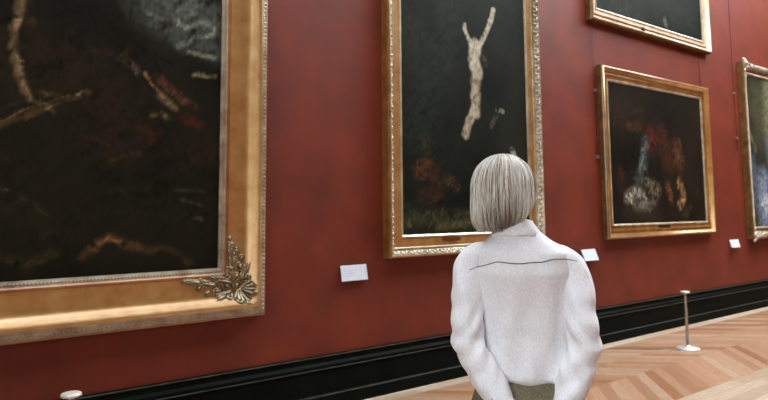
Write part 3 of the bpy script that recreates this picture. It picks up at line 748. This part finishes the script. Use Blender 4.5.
# trunk
b.loft([(.0,0,.90,.130,.085,.095,2.2),(.0,0,.96,.134,.086,.096,2.2),(.0,0,1.04,.124,.090,.092,2.2),(.0,0,1.12,.125,.085,.082,2.2),
        (.0,0,1.20,.130,.092,.086,2.2),(0,0,1.28,.142,.100,.095,2.3),(0,-.002,1.34,.152,.092,.095,2.4),(0,-.005,1.385,.150,.072,.08,2.4),(-.01,-.008,1.425,.095,.055,.06,2.2),(-.015,-.010,1.46,.060,.048,.05,2)])
b.chain([(-.015,-.012,1.40),(-.028,-.006,1.47),(-.045,.004,1.54)],[.056,.050,.052])
for s in (-1,1):
    b.chain([(s*.05,-.006,1.390),SH[s]],[.046,.040])
    b.chain([SH[s],SH[s].lerp(EL[s],.5),EL[s]],[.034,.033,.030])
    b.chain([EL[s],EL[s].lerp(WR[s],.3),WR[s]],[.030,.032,.023])
    hx=s*.088
    b.chain([(hx*.85,-.005,.92),(hx*1.0,.002,.70),(hx*1.05,.005,.48)],[.070,.066,.050])
    b.chain([(hx*1.05,.01,.48),(hx*1.08,-.005,.34),(hx*1.1,-.012,.09)],[.050,.048,.032])
    b.chain([(hx*1.1,-.02,.045),(hx*1.15,.08,.035),(hx*1.2,.14,.028)],[.036,.034,.024])
    b.ball((s*.058,-.050,.90),(.070,.062,.08),20,14)
# hands: palm + four bent fingers + thumb. The left hand holds the right wrist.
def hand(w, d, palm_n, side, curl, sp=1):
    """w wrist, d direction wrist->knuckles, palm_n normal out of the palm, side: towards the thumb"""
    d=Vector(d).normalized(); pn=Vector(palm_n).normalized(); pn=(pn-d*pn.dot(d)).normalized(); sd=d.cross(pn)*side
    for k in range(4):
        u=(k-1.5)/1.5
        b.chain([w+sd*u*-.012, w+d*.045+sd*u*-.024, w+d*.082+sd*u*-.030],[.017,.0155,.0115],10)
    for k,(ln,off) in enumerate(((.068,-.0),(.076,.004),(.071,.0),(.055,-.008))):
        u=(k-1.5)/1.5; p=w+d*(.084+off)+sd*u*-.030; q=[p]; dr=d.copy(); a=curl[0]
        for j,(f,c) in enumerate(zip((.45,.31,.24),curl)):
            dr=(Matrix.Rotation(c*(1+.06*k),3,d.cross(pn))@dr); p=p+dr*ln*f; q.append(p)
        b.chain(q,[.0098,.0088,.0080,.0068],10)
    th=[w+d*.018+sd*.020, w+d*.045+sd*.040+pn*.012, w+d*.068+sd*.050+pn*.026, w+d*.090+sd*.050+pn*.040]
    b.chain(th,[.015,.0125,.0105,.0085],10)
hand(WR[1]+Vector((-.004,-.004,-.012)),(-.50,-.12,-.80),(.0,-1,.10),-1,(.35,.5,.35))
hand(WR[-1]+Vector((.006,-.012,-.008)),(.86,-.22,-.42),(.15,1,.0),1,(.30,.65,.45))
# head
for c,r in (((0,-.012,.035),(.073,.090,.078)),((0,.022,-.005),(.069,.074,.095)),((0,.036,-.062),(.050,.050,.040)),((0,.020,.030),(.066,.078,.070))):
    b.ball(hd(*c),r,28,20,HR)
b.ball(hd(0,.072,-.094),(.020,.016,.014),14,10,HR)                      # chin
b.chain([hd(0,.090,.018),hd(0,.103,-.008),hd(0,.112,-.028)],[.008,.009,.011],12)  # nose
for s in (-1,1):
    b.ball(hd(s*.011,.100,-.030),(.0085,.0085,.007),10,8,HR)             # nostril wings
    b.ball(hd(s*.028,.080,.026),(.024,.012,.008),12,8,HR)                # brow ridge
    b.ball(hd(s*.036,.066,-.025),(.020,.018,.018),12,8,HR)               # cheekbone
    ear=HR@Matrix.Rotation(s*-.35,3,'Z')
    b.ball(hd(s*.074,-.006,.000),(.007,.018,.030),14,10,ear); b.ball(hd(s*.072,.002,-.024),(.007,.010,.011),10,8,ear)
b.ball(hd(0,.094,-.052),(.021,.010,.006),14,8,HR); b.ball(hd(0,.091,-.062),(.018,.010,.007),14,8,HR)
body=fuse('body',b,.0050,3,SKIN,vis)
for s in (-1,1):
    m=MB(); m.ball(hd(s*.030,.078,.008),(.0125,.0125,.0095),16,12,HR); e=obj('eye',m,EYEW,vis,True)
    m=MB(); m.ball(hd(s*.030,.0885,.008),(.0055,.003,.0055),12,8,HR); obj('iris',m,IRIS,e,True)
    m=MB(); m.tube([hd(s*(.012+.011*k),.0965-.0035*k*k*.6,.028+.004*math.sin(k*.9)) for k in range(5)],[.002,.003,.003,.0025,.001],6); obj('eyebrow',m,BROW,vis,True)
m=MB(); m.tube([hd(-.020+.005*k,.1015-.0011*(k-4)**2*.35,-.0565+.0012*math.cos(k*.8)) for k in range(9)],[.001,.003,.004,.0045,.0045,.0045,.004,.003,.001],8); obj('lips',m,LIP,vis,True)

# hair: inner cap + strands, a chin-length bob falling from the crown
HB=Vector((-.060,-.002,1.600))
def hprof(az, t):
    """t 0 crown .. 1 tip; returns offset (radial, z); az 0 = right, pi/2 = face, pi = left, -pi/2 = back"""
    back=-math.sin(az); right=math.cos(az)
    zb=1.488+.008*right+.060*max(0,math.cos(az-.35))**3 - .006*back
    if right<0: zb-=.006
    zt=1.738; return zb,zt
def hpt(az, t, dr=0.0, lay=0.0):
    zb,zt=hprof(az,t)
    rx,ry=.109,.112
    if math.sin(az)>0: ry=.098
    q=t*1.0
    # arc over the skull to the widest place, then straight down, tips turned in
    if q<.52:
        th=q/.52*PI*.5; r=math.sin(th)**.93; z=1.622+(zt-1.622)*math.cos(th)
    else:
        u=(q-.52)/.48; z=1.622+(zb-1.622)*u; r=1+.012*math.sin(u*PI)-.17*max(0,u-.50)**1.5/.35*(1-.55*max(0,-math.cos(az))+.5*max(0,math.cos(az)))
        if u>.8: r-=.16*((u-.8)/.2)**2*.8*(1-.4*max(0,-math.cos(az)))
    x=math.cos(az)*rx*r; y=math.sin(az)*ry*r
    k=1+(dr-lay)/.1
    crown=(1-min(1,q/.5))
    return Vector((HB.x+x*k+.004*crown, HB.y+y*k-.020*crown, z+(dr-lay)*.8*max(0,crown)))
cap=MB(); n=56; mm=26; vs=[]; fs=[]
for j in range(mm+1):
    t=.02+j/mm*.95
    for i in range(n):
        az=2*PI*i/n; f=math.sin(az); tt=t
        if f>.35: tt=min(t,.20+.75*max(0,1-(f-.35)/.25)) if f<.6 else min(t,.30)
        vs.append(hpt(az,tt,0,.009))
for j in range(mm):
    for i in range(n):
        k=(i+1)%n; fs.append((j*n+i,j*n+k,(j+1)*n+k,(j+1)*n+i))
fs.append(tuple(range(n)))
cap.add(vs,fs)
hair_in=obj('hair_underlayer',cap,HAIRIN,None,True)
hs=MB(); R=random.Random(11)
pal=[((230,224,212),5),((244,241,234),6),((212,202,182),3),((170,150,118),1.3),((250,248,242),4.0),((132,110,80),.7)]
def pick(b_=0):
    L=[(c,w*(1 if k<3 or k==4 else 1+b_*4)) for k,(c,w) in enumerate(pal)]; s=R.uniform(0,sum(w for _,w in L))
    for c,w in L:
        s-=w
        if s<=0: return c
    return L[0][0]
NS=3400
for q in range(NS):
    az=R.uniform(-PI,PI) if q%3 else R.gauss(-PI/2,.9)
    f=math.sin(az); tmax=1.0
    if f>.45:
        tmax=.34 if f>.62 else .34+.66*(1-(f-.45)/.17)
    t0=R.choice((0,0,0,.06,.14,.25,.38)) ; t0=t0*R.uniform(.5,1.2)
    t1=tmax*(R.uniform(.93,1.018) if R.random()<.8 else R.uniform(.80,.95))
    if t1-t0<.12: continue
    lay=R.uniform(0,.009); wig=R.uniform(-.05,.05); ph=R.uniform(0,6); am=R.gauss(0,.06)
    N=15; pts=[]; cols=[]
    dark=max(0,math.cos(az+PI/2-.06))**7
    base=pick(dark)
    # rounded clumps between partings of the hair
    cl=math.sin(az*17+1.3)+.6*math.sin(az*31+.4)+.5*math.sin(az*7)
    for i in range(N):
        t=t0+(t1-t0)*i/(N-1)
        a=az+wig*t+am*math.sin(t*3.2+ph)*t
        dr=.0030*cl*min(1,t*2.2)+.0015*math.sin(q+t*9)
        pts.append(hpt(a,t,dr,lay)+Vector((0,0,.0)))
    rd=[R.uniform(.0006,.0013)*(.55+.45*min(1,i/3))*(1 if i<N-3 else (.85,.6,.25)[i-N+3]) for i in range(N)]
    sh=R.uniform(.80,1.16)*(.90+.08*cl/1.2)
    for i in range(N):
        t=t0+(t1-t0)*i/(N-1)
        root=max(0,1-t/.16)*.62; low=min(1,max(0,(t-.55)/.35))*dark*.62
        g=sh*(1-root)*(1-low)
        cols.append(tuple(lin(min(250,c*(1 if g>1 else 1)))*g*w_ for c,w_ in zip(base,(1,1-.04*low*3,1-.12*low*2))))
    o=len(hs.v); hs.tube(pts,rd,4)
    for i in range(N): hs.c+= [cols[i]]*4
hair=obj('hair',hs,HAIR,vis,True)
hair_in.parent=hair; 

# blouse
def ss(a,b_,x):
    t=max(0,min(1,(x-a)/(b_-a))); return t*t*(3-2*t)
t_=MB()
t_.loft([(.006,-.005,.990,.150,.100,.112,2.5),(.006,-.006,1.000,.168,.112,.126,2.5),(.006,-.006,1.015,.160,.118,.130,2.2),(.006,-.004,1.06,.156,.114,.122,2.2),(.005,-.002,1.13,.150,.108,.108,2.2),
         (.005,0,1.21,.154,.108,.102,2.3),(.005,.0,1.28,.160,.110,.106,2.3),(.004,-.004,1.335,.166,.104,.110,2.3),(.002,-.008,1.375,.158,.086,.098,2.25),
         (-.002,-.010,1.402,.156,.074,.088,2.4),(-.008,-.010,1.430,.124,.064,.078,2.2),(-.014,-.010,1.456,.094,.058,.070,2.1),(-.020,-.010,1.480,.070,.056,.064,2.0)],64)
for s in (-1,1):
    t_.chain([(s*.065,-.012,1.405),(s*.118,-.012,1.380)],[.048,.046],20)
def fold(co,nr):
    x,y,z=co; v=Vector((0,0,0)); low=1-ss(1.02,1.20,z)
    bk=1 if y<0 else .5
    d=0
    if z<1.375:
        d+=bk*.0040*math.sin(x*50+2.8*math.sin(z*8+1))*ss(1.375,1.25,z)*(.5+.5*math.cos(x*7))
        d+=bk*.0036*math.sin(x*74+1.2*z*10)*low*ss(.985,1.03,z)
        d+=.0025*math.exp(-((abs(x-.005)-.135)/.022)**2)*ss(1.36,1.22,z)*ss(1.03,1.15,z)*bk
        d-=.004*math.exp(-((abs(x-.005)-.095-.10*(z-1.05))/.020)**2)*ss(1.38,1.22,z)*ss(.99,1.08,z)*bk
    d+=.0022*noise.noise(Vector((x*16,y*16,z*11)))+.0010*noise.noise(Vector((x*45,y*45,z*20)))
    return nr*d
blouse=fuse('blouse',t_,.0060,4,BLOUSE,vis,fold)
for s in (-1,1):
    m=MB()
    S=SH[s]; E=EL[s]; Wp=WR[s]; dn=(Wp-E)
    S2=Vector((S.x*.90,S.y-.006,S.z-.006))
    bulge=Vector((s*(.004 if s<0 else .012),-.010,.0))
    X=lambda x,z,y=-.012: Vector((x,y,z))
    top=[X(-.105,1.400),X(-.150,1.388),X(-.180,1.350),X(-.188,1.27,-.038)] if s<0 else [X(.095,1.392),X(.136,1.376),X(.164,1.338),X(.176,1.26,-.038)]
    pts=top+[S.lerp(E,.62)+Vector((s*.008,-.004,0)),S.lerp(E,.85)+bulge,E+bulge*.9+Vector((0,0,-.01)),E+dn*.30+Vector((s*.008,-.004,-.004)),E+dn*.55+Vector((s*.006,0,0)),E+dn*.78,E+dn*.90]
    rad=[.040,.047,.052,.054,.054,.053,.052,.050,.047,.042,.034]
    m.chain(pts,rad,24)
    ax=dn.normalized()
    def sf(co,nr,s=s,E=E,ax=ax):
        z=co.z; r=co-E; u=r.dot(ax); el=math.exp(-((z-1.12)/.10)**2)
        d=.0042*el*math.sin((z*1.0+s*co.x*.9-co.y*.7)*92)
        d+=.0045*ss(1.14,1.02,z)*math.sin(u*62+co.x*s*70)
        d+=.0030*ss(1.18,1.28,z)*ss(1.40,1.33,z)*math.sin(co.x*90+z*30)
        d+=.004*noise.noise(Vector((co.x*18,co.y*18,z*12)))+.0012*noise.noise(Vector((co.x*50,co.y*50,z*24)))
        return nr*d
    sl=fuse('sleeve',m,.0055,3,BLOUSE,blouse,sf)
    m=MB()
    c0=E+dn*.86; c1=E+dn*1.06
    rr=[.0355,.0375,.0365,.0350,.0340,.0325]
    m.tube([c0+(c1-c0)*k/5 for k in range(6)],rr,28)
    obj('cuff',m,BLOUSE,blouse,True)
    # sleeve placket: short slit running up from the cuff
    dep=bpy.context.evaluated_depsgraph_get()
    bv=BVHTree.FromPolygons([v.co for v in sl.data.vertices],[p.vertices for p in sl.data.polygons])
    pp=[]
    for k in range(9):
        q0=E+dn*(.74+.018*k)+Vector((s*.022,-.2,-.0)); h=bv.ray_cast(q0,Vector((0,1,0)))
        if h[0]: pp.append(h[0]+Vector((0,-.0005,0)))
    if len(pp)>2:
        m=MB(); m.tube(pp,.0011,6); obj('placket_seam',m,SEAM,blouse,True)
# yoke seam across the back
AV=[];AF=[]
for q in [blouse]+[c for c in vis.children_recursive if c.name.startswith('sleeve')]:
    o_=len(AV); AV+=[v.co.copy() for v in q.data.vertices]; AF+=[tuple(i+o_ for i in p.vertices) for p in q.data.polygons]
bv2=BVHTree.FromPolygons(AV,AF)
bv=BVHTree.FromPolygons([v.co for v in blouse.data.vertices],[p.vertices for p in blouse.data.polygons])
ctrl=[(-.178,1.343),(-.150,1.356),(-.085,1.374),(0,1.371),(.06,1.376),(.098,1.385),(.150,1.381),(.182,1.376)]
m=MB(); pts=[]
for k in range(61):
    x=-.176+.352*k/60
    for (xa,za),(xb,zb) in zip(ctrl,ctrl[1:]):
        if xa<=x<=xb: z=za+(zb-za)*(x-xa)/(xb-xa)
    z+=.0012*math.sin(x*60)
    h=bv2.ray_cast(Vector((x,-.5,z)),Vector((0,1,0)))
    if h[0]: pts.append(h[0]+Vector((0,-.0003,0)))
m.tube(pts,[.0008+.0010*math.sin(PI*k/(len(pts)-1))**.4 for k in range(len(pts))],6); obj('yoke_seam',m,SEAM,blouse,True)
# collar: stand and fall around the neck, opening at the front
m=MB(); n=44; vs=[]; fs=[]
prof=[(.056,1.440),(.053,1.476),(.0545,1.487),(.058,1.490),(.0625,1.486),(.071,1.462),(.081,1.438),(.079,1.436),(.068,1.458),(.060,1.478)]
for i in range(n+1):
    a=math.radians(112)+math.radians(316)*i/n
    fr_=max(0,math.sin(a)); ca,sa=math.cos(a),math.sin(a)
    for (r,z) in prof:
        zz=z+.026-.030*fr_-.012*(abs(ca)**2)*(1 if r>.06 else .5); rr_=r+.018*fr_*(r>.06)
        if r>.07: zz-=.012*fr_; rr_+=.010*max(0,ca)
        vs.append((-.024+ca*rr_*1.04,-.008+sa*rr_*.98,zz+.002*math.sin(a*5)))
k_=len(prof)
for i in range(n):
    for j in range(k_):
        l=(j+1)%k_; fs.append((i*k_+j,i*k_+l,(i+1)*k_+l,(i+1)*k_+j))
fs.append(tuple(range(k_))); fs.append(tuple(reversed([n*k_+j for j in range(k_)])))
m.add(vs,fs); o=obj('collar',m,BLOUSE,blouse,True)
# front placket with buttons (far side)
m=MB()
for k in range(6):
    h=bv.ray_cast(Vector((-.0,.5,1.38-.062*k)),Vector((0,-1,0)))
    if h[0]: m=MB(); m.ball(h[0]+Vector((0,.001,0)),(.006,.0025,.006),12,6); obj('button',m,LABEL,blouse,True)

# trousers
m=MB()
m.loft([(.004,-.004,.76,.110,.050,.060,2),(.004,-.004,.82,.150,.085,.100,2.1),(.004,-.004,.86,.168,.105,.122,2.2),(.004,-.004,.92,.176,.118,.136,2.3),(.004,-.002,.98,.168,.110,.124,2.3),(.004,0,1.03,.148,.098,.106,2.3),(.004,0,1.05,.142,.095,.10,2.3)],48)
for s in (-1,1):
    m.chain([(s*.088,-.004,.90),(s*.095,.002,.68),(s*.098,.004,.48)],[.094,.096,.090],24)
    m.loft([(s*.108,-.010,.045,.086,.088,.092,2),(s*.104,-.006,.25,.086,.086,.088,2),(s*.098,.004,.50,.088,.088,.088,2)],32)
m.ball((-.07,-.06,.90),(.092,.080,.095),24,16); m.ball((.075,-.06,.90),(.092,.080,.095),24,16)
def tf(co,nr):
    x,y,z=co; return nr*(.0030*noise.noise(Vector((x*14,y*14,z*6)))+.003*math.sin(x*60+y*30)*ss(.8,.3,z))
trs=fuse('trousers',m,.0070,4,TROUS,vis,tf)
for s in (-1,1):
    m=MB()
    rings=[]
    for y,w_,h_ in ((-.075,.026,.050),(-.06,.033,.062),(-.02,.036,.072),(.03,.038,.070),(.08,.043,.055),(.13,.043,.044),(.165,.034,.036),(.185,.018,.028)):
        rings.append((y,w_,h_))
    vs=[]; fs=[]; n=20
    for y,w_,h_ in rings:
        for k in range(n):
            a=2*PI*k/n; vs.append((s*.108+s*.10*max(0,y)+math.cos(a)*w_, y-.01, .014+max(0,.5+.5*math.sin(a))**.8*h_))
    for i in range(len(rings)-1):
        for k in range(n):
            j=(k+1)%n; fs.append((i*n+k,(i+1)*n+k,(i+1)*n+j,i*n+j))
    fs.append(tuple(range(n))); fs.append(tuple(reversed([(len(rings)-1)*n+k for k in range(n)])))
    m.add(vs,fs); sh_=obj('shoe',m,SHOE,vis,True)
    m=MB(); pr=[(s*.108+s*.10*max(0,y),y-.01,w_+.004) for y,w_,_ in rings]
    vs=[]; 
    for c,y,w_ in pr: vs+=[(c-w_,y,0),(c+w_,y,0),(c+w_,y,.018),(c-w_,y,.018)]
    fs=[]
    for i in range(len(pr)-1):
        for k in range(4):
            j=(k+1)%4; fs.append((i*4+k,i*4+j,(i+1)*4+j,(i+1)*4+k))
    fs+= [(3,2,1,0),tuple(len(vs)-4+q for q in range(4))]
    m.add(vs,fs); obj('sole',m,SOLE,sh_)

# ------------------------------------------------------------------ camera, world, output look
cd=bpy.data.cameras.new('camera'); cam=bpy.data.objects.new('camera',cd); COL.objects.link(cam)
fw=Vector((.61957231,.77869283,.09883131)); rt=Vector((.78300104,-.62196713,-.00813935)); up=Vector((-.05513177,-.08242793,.99507091))
mt=Matrix((( rt.x,up.x,-fw.x,CAMP.x),(rt.y,up.y,-fw.y,CAMP.y),(rt.z,up.z,-fw.z,CAMP.z),(0,0,0,1)))
cam.matrix_world=mt
cd.sensor_width=36; cd.sensor_fit='HORIZONTAL'; cd.lens=660/768*36; cd.shift_y=-56/768; cd.clip_start=.05; cd.clip_end=100
cd.dof.use_dof=True; cd.dof.focus_distance=2.05; cd.dof.aperture_fstop=7.0
sc.camera=cam
w=bpy.data.worlds.new('world'); sc.world=w; w.use_nodes=True
w.node_tree.nodes['Background'].inputs[0].default_value=(.8,.85,.9,1); w.node_tree.nodes['Background'].inputs[1].default_value=.05
sc.view_settings.view_transform='Standard'; sc.view_settings.look='None'; sc.view_settings.gamma=1; sc.view_settings.exposure=-0.5
sc.view_settings.use_curve_mapping=False
